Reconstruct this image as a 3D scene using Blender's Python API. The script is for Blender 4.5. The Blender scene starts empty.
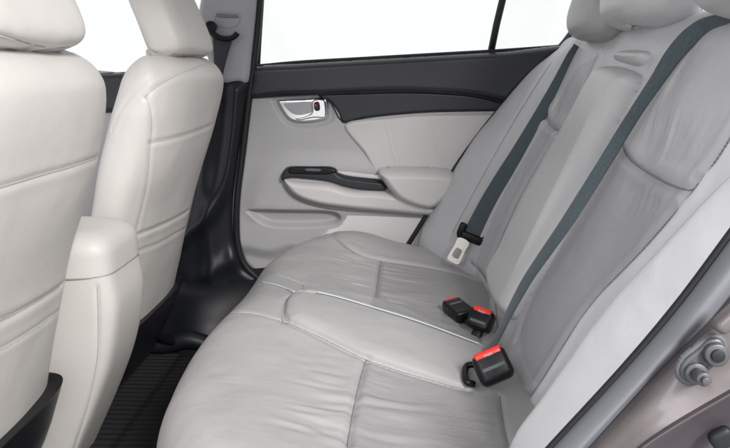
import bpy, math, random
import numpy as np
from mathutils import Vector, Matrix
from mathutils.bvhtree import BVHTree
from mathutils.geometry import tessellate_polygon

random.seed(4)
rng = np.random.default_rng(7)
C = bpy.context.scene.collection
LIFT = 1.25            # camera (eye) height above the road; everything is authored relative to eye level

# ------------------------------------------------------------------ camera maths
F = 632.0
PITCH, YAW = math.radians(13.87), math.radians(2.73)
FW = np.array([-math.sin(YAW)*math.cos(PITCH), math.cos(YAW)*math.cos(PITCH), -math.sin(PITCH)])
RT = np.array([math.cos(YAW), math.sin(YAW), 0.0])
UP = np.cross(RT, FW)
def ray(u, v): return FW + RT*(u-365)/F - UP*(v-224)/F
def onp(u, v, o, n):
    d = ray(u, v); o = np.array(o, float); n = np.array(n, float)
    return d*(o@n)/(d@n)
def Y(u, v, y): return onp(u, v, (0, y, 0), (0, 1, 0))
def X(u, v, x): return onp(u, v, (x, 0, 0), (1, 0, 0))
def Z(u, v, z): return onp(u, v, (0, 0, z), (0, 0, 1))

# ------------------------------------------------------------------ materials
def new_mat(name):
    m = bpy.data.materials.new(name); m.use_nodes = True
    nt = m.node_tree; b = nt.nodes['Principled BSDF']
    return m, nt, b
def leather(name, col, rough=.45, grain=.38, wr=0.0, spec=.4, mottle=.06, crease=None, cd=1.0):
    m, nt, b = new_mat(name); N = nt.nodes; L = nt.links
    tc = N.new('ShaderNodeTexCoord')
    n1 = N.new('ShaderNodeTexNoise'); n1.inputs['Scale'].default_value = 7; n1.inputs['Detail'].default_value = 5
    mx = N.new('ShaderNodeMix'); mx.data_type = 'RGBA'
    mx.inputs[6].default_value = (*[c*(1-mottle) for c in col], 1); mx.inputs[7].default_value = (*[min(1, c*(1+mottle)) for c in col], 1)
    L.new(tc.outputs['Object'], n1.inputs['Vector']); L.new(n1.outputs[0], mx.inputs[0]); L.new(mx.outputs[2], b.inputs['Base Color'])
    vo = N.new('ShaderNodeTexVoronoi'); vo.inputs['Scale'].default_value = 520
    n2 = N.new('ShaderNodeTexNoise'); n2.inputs['Scale'].default_value = 22; n2.inputs['Detail'].default_value = 4
    L.new(tc.outputs['Object'], vo.inputs['Vector']); L.new(tc.outputs['Object'], n2.inputs['Vector'])
    b1 = N.new('ShaderNodeBump'); b1.inputs['Strength'].default_value = grain; b1.inputs['Distance'].default_value = .0006
    b2 = N.new('ShaderNodeBump'); b2.inputs['Strength'].default_value = .22; b2.inputs['Distance'].default_value = .004+wr
    L.new(n2.outputs[0], b2.inputs['Height']); L.new(vo.outputs['Distance'], b1.inputs['Height'])
    if crease:      # fine stretch creases, patchy
        mp = N.new('ShaderNodeMapping'); mp.inputs['Scale'].default_value = crease; L.new(tc.outputs['Object'], mp.inputs['Vector'])
        nc = N.new('ShaderNodeTexNoise'); nc.inputs['Scale'].default_value = 1; nc.inputs['Detail'].default_value = 3; nc.inputs['Distortion'].default_value = .7
        L.new(mp.outputs[0], nc.inputs['Vector'])
        pm = N.new('ShaderNodeTexNoise'); pm.inputs['Scale'].default_value = 5; L.new(tc.outputs['Object'], pm.inputs['Vector'])
        pr_ = N.new('ShaderNodeMapRange'); pr_.inputs['From Min'].default_value = .42; pr_.inputs['From Max'].default_value = .62; L.new(pm.outputs[0], pr_.inputs['Value'])
        b3 = N.new('ShaderNodeBump'); b3.inputs['Distance'].default_value = .0035*cd; L.new(nc.outputs[0], b3.inputs['Height']); L.new(pr_.outputs[0], b3.inputs['Strength'])
        L.new(b3.outputs[0], b2.inputs['Normal'])
    L.new(b2.outputs[0], b1.inputs['Normal']); L.new(b1.outputs[0], b.inputs['Normal'])
    rr = N.new('ShaderNodeMapRange'); rr.inputs['To Min'].default_value = rough-.06; rr.inputs['To Max'].default_value = rough+.1
    L.new(n1.outputs[0], rr.inputs['Value']); L.new(rr.outputs[0], b.inputs['Roughness'])
    b.inputs['Specular IOR Level'].default_value = spec
    return m
def plastic(name, col, rough=.5, grain=.15, scale=700, spec=.4, metal=0, mottle=.05):
    m, nt, b = new_mat(name); N = nt.nodes; L = nt.links
    tc = N.new('ShaderNodeTexCoord'); n = N.new('ShaderNodeTexNoise'); n.inputs['Scale'].default_value = scale
    n.inputs['Detail'].default_value = 3
    bp = N.new('ShaderNodeBump'); bp.inputs['Strength'].default_value = grain; bp.inputs['Distance'].default_value = .0006
    L.new(tc.outputs['Object'], n.inputs['Vector']); L.new(n.outputs[0], bp.inputs['Height']); L.new(bp.outputs[0], b.inputs['Normal'])
    n1 = N.new('ShaderNodeTexNoise'); n1.inputs['Scale'].default_value = 9; n1.inputs['Detail'].default_value = 6
    mx = N.new('ShaderNodeMix'); mx.data_type = 'RGBA'
    mx.inputs[6].default_value = (*[c*(1-mottle) for c in col], 1); mx.inputs[7].default_value = (*[min(1, c*(1+mottle)) for c in col], 1)
    L.new(tc.outputs['Object'], n1.inputs['Vector']); L.new(n1.outputs[0], mx.inputs[0]); L.new(mx.outputs[2], b.inputs['Base Color'])
    b.inputs['Roughness'].default_value = rough; b.inputs['Specular IOR Level'].default_value = spec
    b.inputs['Metallic'].default_value = metal
    return m
def webbing(name, col):
    m, nt, b = new_mat(name); N = nt.nodes; L = nt.links
    tc = N.new('ShaderNodeTexCoord'); n = N.new('ShaderNodeTexNoise'); n.inputs['Scale'].default_value = 420; n.inputs['Detail'].default_value = 3
    L.new(tc.outputs['Object'], n.inputs['Vector'])
    r = N.new('ShaderNodeValToRGB'); r.color_ramp.elements[0].position = .3; r.color_ramp.elements[1].position = .75
    r.color_ramp.elements[0].color = (*[c*.75 for c in col], 1); r.color_ramp.elements[1].color = (*[c*1.35 for c in col], 1)
    L.new(n.outputs[0], r.inputs[0]); L.new(r.outputs[0], b.inputs['Base Color'])
    uv = N.new('ShaderNodeUVMap'); wv = N.new('ShaderNodeTexWave'); wv.inputs['Scale'].default_value = 60
    L.new(tc.outputs['Object'], wv.inputs['Vector'])
    bp = N.new('ShaderNodeBump'); bp.inputs['Strength'].default_value = .5; bp.inputs['Distance'].default_value = .0008
    L.new(n.outputs[0], bp.inputs['Height']); L.new(bp.outputs[0], b.inputs['Normal'])
    b.inputs['Roughness'].default_value = .7; b.inputs['Sheen Weight'].default_value = .3
    return m

M = {
 'seat_light': leather('ivory vinyl seat back', (.57, .545, .525), .46, grain=.2, mottle=.05),
 'rest_light': leather('ivory vinyl headrest', (.57, .545, .525), .46, grain=.2, mottle=.04),
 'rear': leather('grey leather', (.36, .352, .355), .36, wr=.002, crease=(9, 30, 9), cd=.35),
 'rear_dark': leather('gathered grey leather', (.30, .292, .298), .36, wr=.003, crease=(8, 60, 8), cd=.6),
 'rear_back': leather('grey leather back', (.48, .478, .50), .36, wr=.002, crease=(8, 36, 8), cd=.6),  # paler than the cushion: the backrest's stronger light is put into the colour
 'rear_backdark': leather('grey leather back insert', (.40, .395, .42), .38, wr=.003, crease=(8, 55, 8), cd=.7),  # insert colour likewise lightened for the light on the backrest
 'arm_leather': leather('light grey leather', (.50, .494, .505), .34),
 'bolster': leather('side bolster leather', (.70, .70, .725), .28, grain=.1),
 'thread': plastic('pale thread', (.50, .50, .50), .7, 0),
 'piping': plastic('pale piping', (.60, .64, .68), .8, 0, spec=.1),
 'thread_dark': plastic('dark grey thread', (.22, .22, .23), .8, 0),  # darkest of the thread greys
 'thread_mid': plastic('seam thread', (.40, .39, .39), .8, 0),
 'door_grey': plastic('door grey plastic', (.40, .394, .405), .5, .6, 420),
 'door_light': leather('door insert leather', (.53, .515, .515), .42),
 'door_pale': plastic('pale door pocket plastic', (.68, .67, .67), .45),
 'door_dark': plastic('dark slate plastic', (.030, .032, .040), .32, .35, 420, mottle=.15),
 'door_wedge': plastic('dark accent plastic', (.022, .024, .030), .38, .3, 420),
 'pillar_grey': plastic('pillar grey plastic', (.36, .365, .39), .55),
 'black': plastic('black plastic', (.006, .0065, .008), .34, spec=.28),
 'black_trim': plastic('black grained trim', (.010, .011, .015), .42, .4, 500),
 'rubber': plastic('black rubber', (.010, .011, .013), .55),
 'rubber_grey': plastic('grey rubber', (.10, .11, .12), .6),
 'mat': plastic('floor mat', (.010, .010, .012), .7, .8, 900),
 'carpet': plastic('black carpet', (.014, .014, .016), .95, 1, 500),
 'webbing': webbing('seat belt webbing', (.052, .074, .088)),
 'web_dark': webbing('dark seat belt webbing', (.020, .024, .032)),
 'red': plastic('red button', (.80, .03, .02), .3, .05),
 'metal': plastic('brushed steel', (.62, .62, .62), .3, .1, metal=1),
 'chrome': plastic('satin chrome', (.80, .81, .83), .18, 0, metal=1),
 'tongue': plastic('tongue steel', (.50, .48, .45), .35, .1, metal=.7),
 'striker': plastic('worn dark steel', (.10, .10, .11), .42, .4, 200, metal=.4, mottle=.3),
 'flange': plastic('grey door flange', (.17, .175, .195), .45),
 'bodydark': plastic('dark painted body', (.10, .085, .095), .3, 0, metal=.3),  # dark tone of the wheel arch lip
 'shelf': plastic('parcel shelf felt', (.42, .42, .36), .9, .5),
 'headliner': plastic('headliner cloth', (.55, .55, .55), .9, .3),
}
# metallic taupe paint with flake
m, nt, b = new_mat('taupe paint'); N = nt.nodes; L = nt.links
tc = N.new('ShaderNodeTexCoord'); n = N.new('ShaderNodeTexNoise'); n.inputs['Scale'].default_value = 10; n.inputs['Detail'].default_value = 8
rp = N.new('ShaderNodeValToRGB'); rp.color_ramp.elements[0].position = .3; rp.color_ramp.elements[1].position = .75
rp.color_ramp.elements[0].color = (.12, .103, .106, 1); rp.color_ramp.elements[1].color = (.25, .222, .226, 1)
fl = N.new('ShaderNodeTexNoise'); fl.inputs['Scale'].default_value = 900
bp = N.new('ShaderNodeBump'); bp.inputs['Strength'].default_value = .25; bp.inputs['Distance'].default_value = .0006
L.new(tc.outputs['Object'], n.inputs['Vector']); L.new(tc.outputs['Object'], fl.inputs['Vector'])
L.new(n.outputs[0], rp.inputs[0]); L.new(rp.outputs[0], b.inputs['Base Color']); L.new(fl.outputs[0], bp.inputs['Height']); L.new(bp.outputs[0], b.inputs['Normal'])
b.inputs['Metallic'].default_value = .45; b.inputs['Roughness'].default_value = .42; b.inputs['Coat Weight'].default_value = .25; b.inputs['Coat Roughness'].default_value = .12
M['paint'] = m
# window glass: clear with faint reflection
m, nt, b = new_mat('window glass'); N = nt.nodes; L = nt.links
tr = N.new('ShaderNodeBsdfTransparent'); tr.inputs[0].default_value = (.97, .985, .98, 1)
gl = N.new('ShaderNodeBsdfGlossy'); gl.inputs['Roughness'].default_value = .02
mix = N.new('ShaderNodeMixShader'); mix.inputs[0].default_value = .02
L.new(tr.outputs[0], mix.inputs[1]); L.new(gl.outputs[0], mix.inputs[2]); L.new(mix.outputs[0], nt.nodes['Material Output'].inputs[0])
M['glass'] = m

# ------------------------------------------------------------------ object helpers
def thing(name, label, cat, loc=(0, 0, 0), group=None):
    o = bpy.data.objects.new(name, None); C.objects.link(o); o.location = loc
    o['label'] = label; o['category'] = cat; o.empty_display_size = .05
    if group: o['group'] = group
    return o
def root_loc(p):
    v = Vector((0, 0, 0))
    while p is not None:
        v += p.location; p = p.parent
    return v
def obj(name, verts, faces, mats, parent=None, smooth=True, mi=None, label=None):
    me = bpy.data.meshes.new(name)
    off = root_loc(parent)
    me.from_pydata([(float(v[0])-off.x, float(v[1])-off.y, float(v[2])-off.z) for v in verts], [], [tuple(int(i) for i in f) for f in faces])
    for mm in (mats if isinstance(mats, (list, tuple)) else [mats]): me.materials.append(mm if not isinstance(mm, str) else M[mm])
    if smooth: me.polygons.foreach_set('use_smooth', [True]*len(me.polygons))
    if mi is not None: me.polygons.foreach_set('material_index', [int(i) for i in mi])
    me.update()
    o = bpy.data.objects.new(name, me); C.objects.link(o)
    if parent is not None: o.parent = parent
    if label: o['label'] = label
    return o
def structure(o): o['kind'] = 'structure'; return o

def catmull(pts, step=None, n=8, closed=False):
    P = np.array(pts, float)
    if closed: Q = np.vstack([P[-1], P, P[0], P[1]])
    else: Q = np.vstack([2*P[0]-P[1], P, 2*P[-1]-P[-2]])
    out = []
    for i in range(1, len(Q)-2):
        p0, p1, p2, p3 = Q[i-1:i+3]
        k = n if step is None else max(2, int(np.linalg.norm(p2-p1)/step))
        for t in np.linspace(0, 1, k, endpoint=False):
            out.append(.5*((2*p1)+(-p0+p2)*t+(2*p0-5*p1+4*p2-p3)*t*t+(-p0+3*p1-3*p2+p3)*t**3))
    if not closed: out.append(Q[-2])
    return np.array(out)
def resample(P, n):
    P = np.array(P, float); d = np.r_[0, np.cumsum(np.linalg.norm(np.diff(P, axis=0), axis=1))]
    t = np.linspace(0, d[-1], n)
    return np.stack([np.interp(t, d, P[:, k]) for k in range(P.shape[1])], 1)

def cint(x, xs, ys):
    """smooth interpolation through the points"""
    q = catmull(list(zip(xs, ys)), n=12); return np.interp(x, q[:, 0], q[:, 1])
def sstep(a, b, x):
    t = np.clip((np.asarray(x, float)-a)/(b-a), 0, 1); return t*t*(3-2*t)
def gauss(x, c, w): return np.exp(-((np.asarray(x, float)-c)/w)**2)
_T = rng.random((256, 256))
def vnoise(x, y):
    x = np.asarray(x, float)+100; y = np.asarray(y, float)+100
    xi = np.floor(x).astype(int); yi = np.floor(y).astype(int); fx = x-xi; fy = y-yi
    fx = fx*fx*(3-2*fx); fy = fy*fy*(3-2*fy)
    a = _T[xi % 256, yi % 256]; b_ = _T[(xi+1) % 256, yi % 256]; c = _T[xi % 256, (yi+1) % 256]; d = _T[(xi+1) % 256, (yi+1) % 256]
    return (a*(1-fx)+b_*fx)*(1-fy)+(c*(1-fx)+d*fx)*fy-.5
def fbm(x, y, o=3):
    s = 0
    for k in range(o): s = s+vnoise(x*2**k+k*17, y*2**k+k*31)/2**k
    return s

def tube(pts, r, seg=8, cap=True):
    P = [Vector(p) for p in pts]; V = []; Fc = []
    t0 = (P[1]-P[0]).normalized(); a = Vector((0, 0, 1)) if abs(t0.z) < .9 else Vector((1, 0, 0))
    nrm = t0.cross(a).normalized()
    rr = r if hasattr(r, '__len__') else [r]*len(P)
    for i, p in enumerate(P):
        t = (P[min(i+1, len(P)-1)]-P[max(i-1, 0)])
        if t.length < 1e-9: t = t0.copy()
        t.normalize(); nrm = (nrm-t*nrm.dot(t)).normalized(); bn = t.cross(nrm)
        for k in range(seg):
            a = 2*math.pi*k/seg; V.append(p+nrm*math.cos(a)*rr[i]+bn*math.sin(a)*rr[i])
    n = len(P)
    for i in range(n-1):
        for k in range(seg):
            Fc.append((i*seg+k, i*seg+(k+1) % seg, (i+1)*seg+(k+1) % seg, (i+1)*seg+k))
    if cap: Fc.append(tuple(range(seg))[::-1]); Fc.append(tuple((n-1)*seg+k for k in range(seg)))
    return V, Fc
def merge(*parts):
    V = []; Fc = []
    for v, f in parts:
        o = len(V); V += list(v); Fc += [tuple(i+o for i in q) for q in f]
    return V, Fc
def rbox(c, ax, dims, r=.004, seg=3):
    """rounded box: centre, 3 axes (rows), full dims"""
    c = np.array(c, float); A = np.array(ax, float); A = A/np.linalg.norm(A, axis=1)[:, None]; h = np.array(dims, float)/2
    r = min(r, min(h)*.98)
    import bmesh
    bm = bmesh.new(); bmesh.ops.create_cube(bm, size=1)
    for v in bm.verts: v.co = Vector([v.co[k]*dims[k] for k in range(3)])
    bmesh.ops.bevel(bm, geom=list(bm.edges), offset=r, segments=seg, profile=.5, affect='EDGES')
    bm.verts.ensure_lookup_table()
    V = [c+np.array(v.co)@A for v in bm.verts]; Fc = [tuple(v.index for v in f.verts) for f in bm.faces]
    bm.free(); return V, Fc
def cyl(c, axis, r, h, seg=32, bev=.15):
    axis = Vector(axis).normalized(); c = Vector(c)
    prof = [(-.5*h, r), (.5*h-bev*r, r), (.5*h-bev*r*.3, r*(1-bev*.3)), (.5*h, r*(1-bev))]
    V, Fc = tube([c+axis*p[0] for p in prof], [p[1] for p in prof], seg)
    return V, Fc

class Surf:
    """a grid surface; seams are traced on it, sunk as grooves, and get threads"""
    def __init__(s, P, wrap=False):
        s.P = np.array(P, float); s.wrap = wrap; s.threads = []; s.refresh()
    def refresh(s):
        P = s.P; nu, nv = P.shape[:2]; s.nu, s.nv = nu, nv
        if s.wrap: du = np.roll(P, -1, 1)-np.roll(P, 1, 1)
        else: du = np.gradient(P, axis=1)
        dv = np.gradient(P, axis=0)
        n = np.cross(du, dv); l = np.linalg.norm(n, axis=2, keepdims=True); s.N = n/np.maximum(l, 1e-12)
        idx = np.arange(nu*nv).reshape(nu, nv)
        F_ = []
        J = nv if s.wrap else nv-1
        a = idx[:-1, :J]; b_ = idx[:-1, (np.arange(J)+1) % nv]; c = idx[1:, (np.arange(J)+1) % nv]; d = idx[1:, :J]
        s.faces = np.stack([a, b_, c, d], -1).reshape(-1, 4)
        s.bvh = None
    def flip(s): s.sign = -1
    sign = 1
    def tree(s):
        if s.bvh is None:
            s.bvh = BVHTree.FromPolygons([Vector(p) for p in s.P.reshape(-1, 3)], s.faces.tolist())
        return s.bvh
    def trace(s, poly, step=3, smooth=3, curved=True):
        px = catmull(poly, step) if curved else resample(poly, 60)
        out = []; nn = []
        for u, v in px:
            h, n, i, d = s.tree().ray_cast(Vector((0, 0, 0)), Vector(ray(u, v)).normalized())
            if h is not None:
                out.append(np.array(h)); n = np.array(n)
                nn.append(n if n@ray(u, v) < 0 else -n)
        if len(out) < 2: return None, None
        out = np.array(out); nn = np.array(nn)
        for _ in range(smooth):
            if len(out) > 3: out[1:-1] = (out[:-2]+2*out[1:-1]+out[2:])/4; nn[1:-1] = (nn[:-2]+2*nn[1:-1]+nn[2:])/4
        nn /= np.linalg.norm(nn, axis=1)[:, None]
        return out, nn
    def dist(s, line):
        Q = s.P.reshape(-1, 3); L_ = resample(line, max(30, int(np.linalg.norm(np.diff(line, axis=0), axis=1).sum()/.003)))
        lo = L_.min(0)-.05; hi = L_.max(0)+.05
        m_ = np.all((Q > lo) & (Q < hi), 1); D = np.full(len(Q), 9.0); idx = np.where(m_)[0]
        for k in range(0, len(idx), 4000):
            q = Q[idx[k:k+4000]]
            D[idx[k:k+4000]] = np.sqrt(((q[:, None]-L_[None])**2).sum(-1)).min(1)
        return D.reshape(s.P.shape[:2])
    def groove(s, line, depth=.004, w=.006, puff=0.0):
        D = s.dist(line)
        s.P = s.P-s.N*s.sign*(depth*np.exp(-(D/w)**2)-puff*np.exp(-((D-w*2.6)/(w*1.6))**2))[..., None]
    def seam(s, poly, depth=.004, w=.006, thread='thread', r=.0011, puff=0.0, lift=.55, line=None, curved=True):
        if line is None: line, nn = s.trace(poly, curved=curved)
        else: line, nn = line
        if line is None: return
        s.groove(line, depth, w, puff)
        if thread: s.threads.append((line-nn*(depth*lift), r, thread))
    def build(s, name, mats, parent, mi=None, caps=True, label=None, tname='seam'):
        V = s.P.reshape(-1, 3); Fc = s.faces.tolist()
        if s.sign < 0: Fc = [f[::-1] for f in Fc]
        if s.wrap and caps:
            Fc = Fc+[tuple(range(s.nv)), tuple((s.nu-1)*s.nv+k for k in range(s.nv))[::-1]]
            if mi is not None: mi = list(mi)+[0, 0]
        o = obj(name, V, Fc, mats, parent, mi=mi, label=label)
        for ln, r, th in s.threads:
            cc = catmull(ln[::2] if len(ln) > 6 else ln, n=3); L_ = np.linalg.norm(np.diff(cc, axis=0), axis=1).sum()
            if th != 'piping' and L_ > .03:          # stitches: the thread dives into the leather every few millimetres
                cc = resample(cc, int(L_/.0011)); k_ = np.arange(len(cc)) % 5; r = np.where(k_ == 0, r*.15, np.where((k_ == 1) | (k_ == 4), r*.85, r*1.05)); r[0] = r[-1] = r.max()*.3
            v, f = tube(cc, r, 6); obj('piping' if th == 'piping' else 'stitching', v, f, th, o)
        return o

def poly_sd(P, x, y):
    """signed distance (positive inside) of points to polygon P"""
    x = np.asarray(x); y = np.asarray(y); best = np.full(x.shape, 1e9); ins = np.zeros(x.shape, bool)
    bx = np.zeros(x.shape); by = np.zeros(x.shape)
    n = len(P)
    for i in range(n):
        ax, ay = P[i]; cx, cy = P[(i+1) % n]
        dx, dy = cx-ax, cy-ay; l = dx*dx+dy*dy+1e-18
        t = np.clip(((x-ax)*dx+(y-ay)*dy)/l, 0, 1); qx = ax+t*dx; qy = ay+t*dy
        d = (x-qx)**2+(y-qy)**2; m_ = d < best
        best = np.where(m_, d, best); bx = np.where(m_, qx, bx); by = np.where(m_, qy, by)
        cond = ((ay > y) != (cy > y)) & (x < (cx-ax)*(y-ay)/(cy-ay+1e-18)+ax)
        ins ^= cond
    d = np.sqrt(best)
    return np.where(ins, d, -d), bx, by

class Plane:
    def __init__(s, o, n, u):
        s.o = np.array(o, float); s.n = np.array(n, float); s.n /= np.linalg.norm(s.n)
        u = np.array(u, float); u = u-s.n*(u@s.n); s.u = u/np.linalg.norm(u); s.v = np.cross(s.n, s.u)
    def px(s, u, v):
        p = onp(u, v, s.o, s.n); return ((p-s.o)@s.u, (p-s.o)@s.v)
    def pt(s, a, b_, h=0): return s.o+s.u*a+s.v*b_+s.n*h
def relief(name, pl, outline, h, r, mat, parent, res=.003, feats=None, smooth_outline=True, px=True, power=.5, base=0.0, label=None, seams=(), step=.004):
    """pillow-edged raised panel on a plane; outline in pixels (or plane coords)"""
    q = [pl.px(*p) for p in outline] if px else outline
    q = np.array(q)
    q = catmull(q, step=step, closed=True) if smooth_outline else q
    lo = q.min(0)-res*2; hi = q.max(0)+res*2
    a = np.arange(lo[0], hi[0], res); b_ = np.arange(lo[1], hi[1], res)
    A, B = np.meshgrid(a, b_, indexing='ij')
    sd, bx, by = poly_sd(q, A, B)
    keepv = sd > -res*1.5
    A2 = np.where(sd < 0, bx, A); B2 = np.where(sd < 0, by, B); d = np.maximum(sd, 0)
    t = np.clip(d/r, 0, 1); H = base+h*np.power(1-(1-t)**2, power)
    if feats: H = H+feats(A2, B2, d)
    for sm in seams:   # (pixel polyline, depth, width)
        ln = np.array([pl.px(*p) for p in catmull(sm[0], 2)])
        D = np.full(A2.shape, 9.0)
        for k in range(len(ln)-1):
            e = ln[k+1]-ln[k]; l = e@e+1e-12
            tt = np.clip(((A2-ln[k][0])*e[0]+(B2-ln[k][1])*e[1])/l, 0, 1)
            D = np.minimum(D, np.hypot(A2-ln[k][0]-tt*e[0], B2-ln[k][1]-tt*e[1]))
        H = H-sm[1]*np.exp(-(D/sm[2])**2)
    P3 = pl.o+A2[..., None]*pl.u+B2[..., None]*pl.v+H[..., None]*pl.n
    idx = np.cumsum(keepv.ravel()).reshape(keepv.shape)-1
    kf = keepv[:-1, :-1] & keepv[1:, :-1] & keepv[1:, 1:] & keepv[:-1, 1:]
    ii, jj = np.where(kf)
    faces = np.stack([idx[ii, jj], idx[ii+1, jj], idx[ii+1, jj+1], idx[ii, jj+1]], 1)
    return obj(name, P3[keepv], faces.tolist(), mat, parent, label=label)

def superring(cx, cy, z, hx, hy, n=4.0, seg=96, yshift=None):
    t = np.linspace(0, 2*np.pi, seg, endpoint=False)
    c, s_ = np.cos(t), np.sin(t)
    x = np.sign(c)*np.abs(c)**(2/n)*hx; y = np.sign(s_)*np.abs(s_)**(2/n)*hy
    return np.stack([cx+x, cy+y, np.full(seg, z)], 1)
exec_parts = []
# ================================================================== REAR BENCH
bench = thing('rear_seat', 'grey leather rear bench seat with gathered inserts and raised middle place', 'car seat', (.1, 1.2, -.8))

# ---- cushion
prof = catmull([(.34, -.60), (.27, -.565), (.18, -.545), (.0, -.512), (-.14, -.483), (-.23, -.472), (-.285, -.480), (-.325, -.515), (-.343, -.575), (-.335, -.66), (-.315, -.76), (-.31, -.83)], n=12)
prof = resample(prof, 300)
ys = np.linspace(.52, 1.885, 430)
PX, YY = np.meshgrid(prof[:, 0], ys, indexing='ij'); PZ = np.repeat(prof[:, 1][:, None], len(ys), 1)
front = sstep(.05, -.32, PX)
corner = .20*np.clip((YY-1.50)/.385, 0, 1)**2.6+.18*np.clip((.90-YY)/.30, 0, 1)**2.2-.018-.022*np.exp(-((YY-1.03)/.15)**2)
cx_ = PX+corner*front
top = sstep(-.60, -.50, PZ)
z_ = PZ.copy()
endd = np.clip((YY-1.80)/.085, 0, 1); endn = np.clip((.60-YY)/.08, 0, 1)
z_ -= .07*(1-np.sqrt(np.clip(1-endd**2, 0, 1)))+.07*(1-np.sqrt(np.clip(1-endn**2, 0, 1)))
z_ += top*(.016*gauss(YY, 1.79, .09)*sstep(-.3, 0, PX) - .012*gauss(YY, 1.55, .16)*gauss(PX, .0, .2) - .012*gauss(YY, .88, .16)*gauss(PX, .0, .2))
z_ += top*.010*gauss(YY, 1.2, .13)
S = Surf(np.stack([cx_, YY, z_], -1)); S.sign = 1
if S.N[150, 200, 2] < 0: S.sign = -1
# traced lines
centre = catmull([(288, 322), (284, 313), (286, 301), (293, 293), (303, 290.5), (330, 295), (365, 305), (420, 322), (482, 345), (500, 362), (472, 390), (430, 380), (365, 358), (320, 336)], 3, closed=True)
cl, cn = S.trace(list(map(tuple, centre[::3])))
# raise the middle pad
Pp = S.P
pts2 = cl[:, :2]
sd, _, _ = poly_sd(pts2[::3], Pp[..., 0], Pp[..., 1])
S.P = S.P + S.N*S.sign*(.016*np.sqrt(np.clip(1-(1-np.clip(sd/.035, 0, 1))**2, 0, 1))*sstep(-.02, .0, sd))[..., None]*sstep(-.60, -.5, Pp[..., 2])[..., None]
S.refresh()
# wrinkles
def wr_zone(poly, soft=.02):
    ln, _ = S.trace(poly, curved=False)
    sd, _, _ = poly_sd(ln[:, :2], S.P[..., 0], S.P[..., 1]); return sstep(0, soft, sd)
Xg, Yg = S.P[..., 0], S.P[..., 1]
upm = sstep(-.60, -.5, S.P[..., 2])
def wrk(x, y, fx, fy): 
    q = fbm(x*fx+.6*vnoise(x*6, y*6), y*fy+1.6*vnoise(x*7+9, y*9), 2); return np.sqrt(.0025+q*q)-.3
nz = wr_zone([(365, 360), (465, 388), (505, 395), (515, 448), (350, 448), (356, 400)])
S.P[..., 2] += nz*.0095*wrk(Xg, Yg, 5, 30)*np.exp(-np.clip(Xg+.04, 0, 1)*9)
fz = wr_zone([(378, 262), (376, 297), (420, 318), (470, 338), (474, 300), (440, 280)])
S.P[..., 2] += fz*.013*wrk(Xg+3, Yg, 5, 30)*np.exp(-np.clip(Xg+.04, 0, 1)*8)
# wrinkles in front of the cross seams
for yc in (.86, 1.52):
    S.P[..., 2] += .012*upm*wrk(Xg+yc*3, Yg, 8, 36)*np.exp(-((Xg+.10)/.055)**2)*np.exp(-((Yg-yc)/.17)**2)
S.P[..., 2] += .004*upm*fbm(Xg*9, Yg*9)
S.refresh()
S.bvh = None
cl, cn = S.trace([(284, 322), (282, 312), (285, 300), (293, 292.5), (303, 290.5), (330, 295), (365, 305), (420, 322), (482, 345)])
S.seam(None, .005, .006, 'piping', .0013, line=(cl[18:], cn[18:]), lift=-.1)
S.seam(None, .005, .005, 'thread_mid', .001, line=(cl[:20], cn[:20]))
S.seam([(284, 320), (300, 327), (330, 341), (365, 358), (410, 373), (468, 389)], .006, .006, 'thread', .0011)
S.seam([(233, 312), (255, 313), (284, 321)], .002, .004, 'thread', .0009)
S.seam([(261, 282), (272, 283.5), (285, 288), (298, 293)], .002, .004, 'piping', .0013, lift=-.1)
S.seam([(256, 282), (262, 272), (285, 277), (307, 286), (303, 290)], .0018, .004, 'thread', .0009)
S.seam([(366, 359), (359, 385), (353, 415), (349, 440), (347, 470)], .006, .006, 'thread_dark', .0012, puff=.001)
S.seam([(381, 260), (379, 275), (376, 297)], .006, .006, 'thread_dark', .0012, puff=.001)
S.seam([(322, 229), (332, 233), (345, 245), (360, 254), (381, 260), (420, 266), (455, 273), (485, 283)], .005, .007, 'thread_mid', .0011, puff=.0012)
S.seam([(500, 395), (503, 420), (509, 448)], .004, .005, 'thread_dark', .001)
# material zones
fc = S.P.reshape(-1, 3)[S.faces].mean(1)
def zone(poly):
    ln, _ = S.trace(poly, curved=False); sd, _, _ = poly_sd(ln[:, :2], fc[:, 0], fc[:, 1]); return sd > 0
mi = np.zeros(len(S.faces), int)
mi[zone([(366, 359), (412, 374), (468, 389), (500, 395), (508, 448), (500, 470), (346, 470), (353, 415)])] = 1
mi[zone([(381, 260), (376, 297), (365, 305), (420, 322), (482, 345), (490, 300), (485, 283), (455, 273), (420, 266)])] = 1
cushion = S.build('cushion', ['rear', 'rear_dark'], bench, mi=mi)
CUSH = S

# ---- backrest
bp_ = catmull([(.29, -.66), (.25, -.60), (.238, -.545), (.27, -.46), (.355, -.235), (.44, -.01), (.462, .045), (.485, .075), (.52, .088), (.57, .08), (.60, .04), (.61, -.05)], n=12)
bp_ = resample(bp_, 300)
yb = np.linspace(.555, 1.89, 430)
BX, BY = np.meshgrid(bp_[:, 0], yb, indexing='ij'); BZ = np.repeat(bp_[:, 1][:, None], len(yb), 1)
t_ = np.gradient(bp_, axis=0); t_ /= np.linalg.norm(t_, axis=1)[:, None]
nx = np.repeat(-t_[:, 1][:, None], len(yb), 1); nz_ = np.repeat(t_[:, 0][:, None], len(yb), 1)
hz = np.clip((BZ+.55)/.60, 0, 1)       # 0 at the bottom, 1 at the top
vis = sstep(.60, .45, BX)
farb = cint(hz, [0, .2, .48, .84, 1.0], [.165, .155, .128, .058, .004])*sstep(1.58, 1.87, BY)**1.15+.012*gauss(BY, 1.74, .06)
bc = cint(BZ, [-.55, -.44, -.32, -.22, -.14, -.08, .05], [.855, .84, .815, .765, .725, .68, .62])
nearb = (.075-.035*hz)*sstep(bc+.045, bc-.055, BY)
off = farb+nearb
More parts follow.
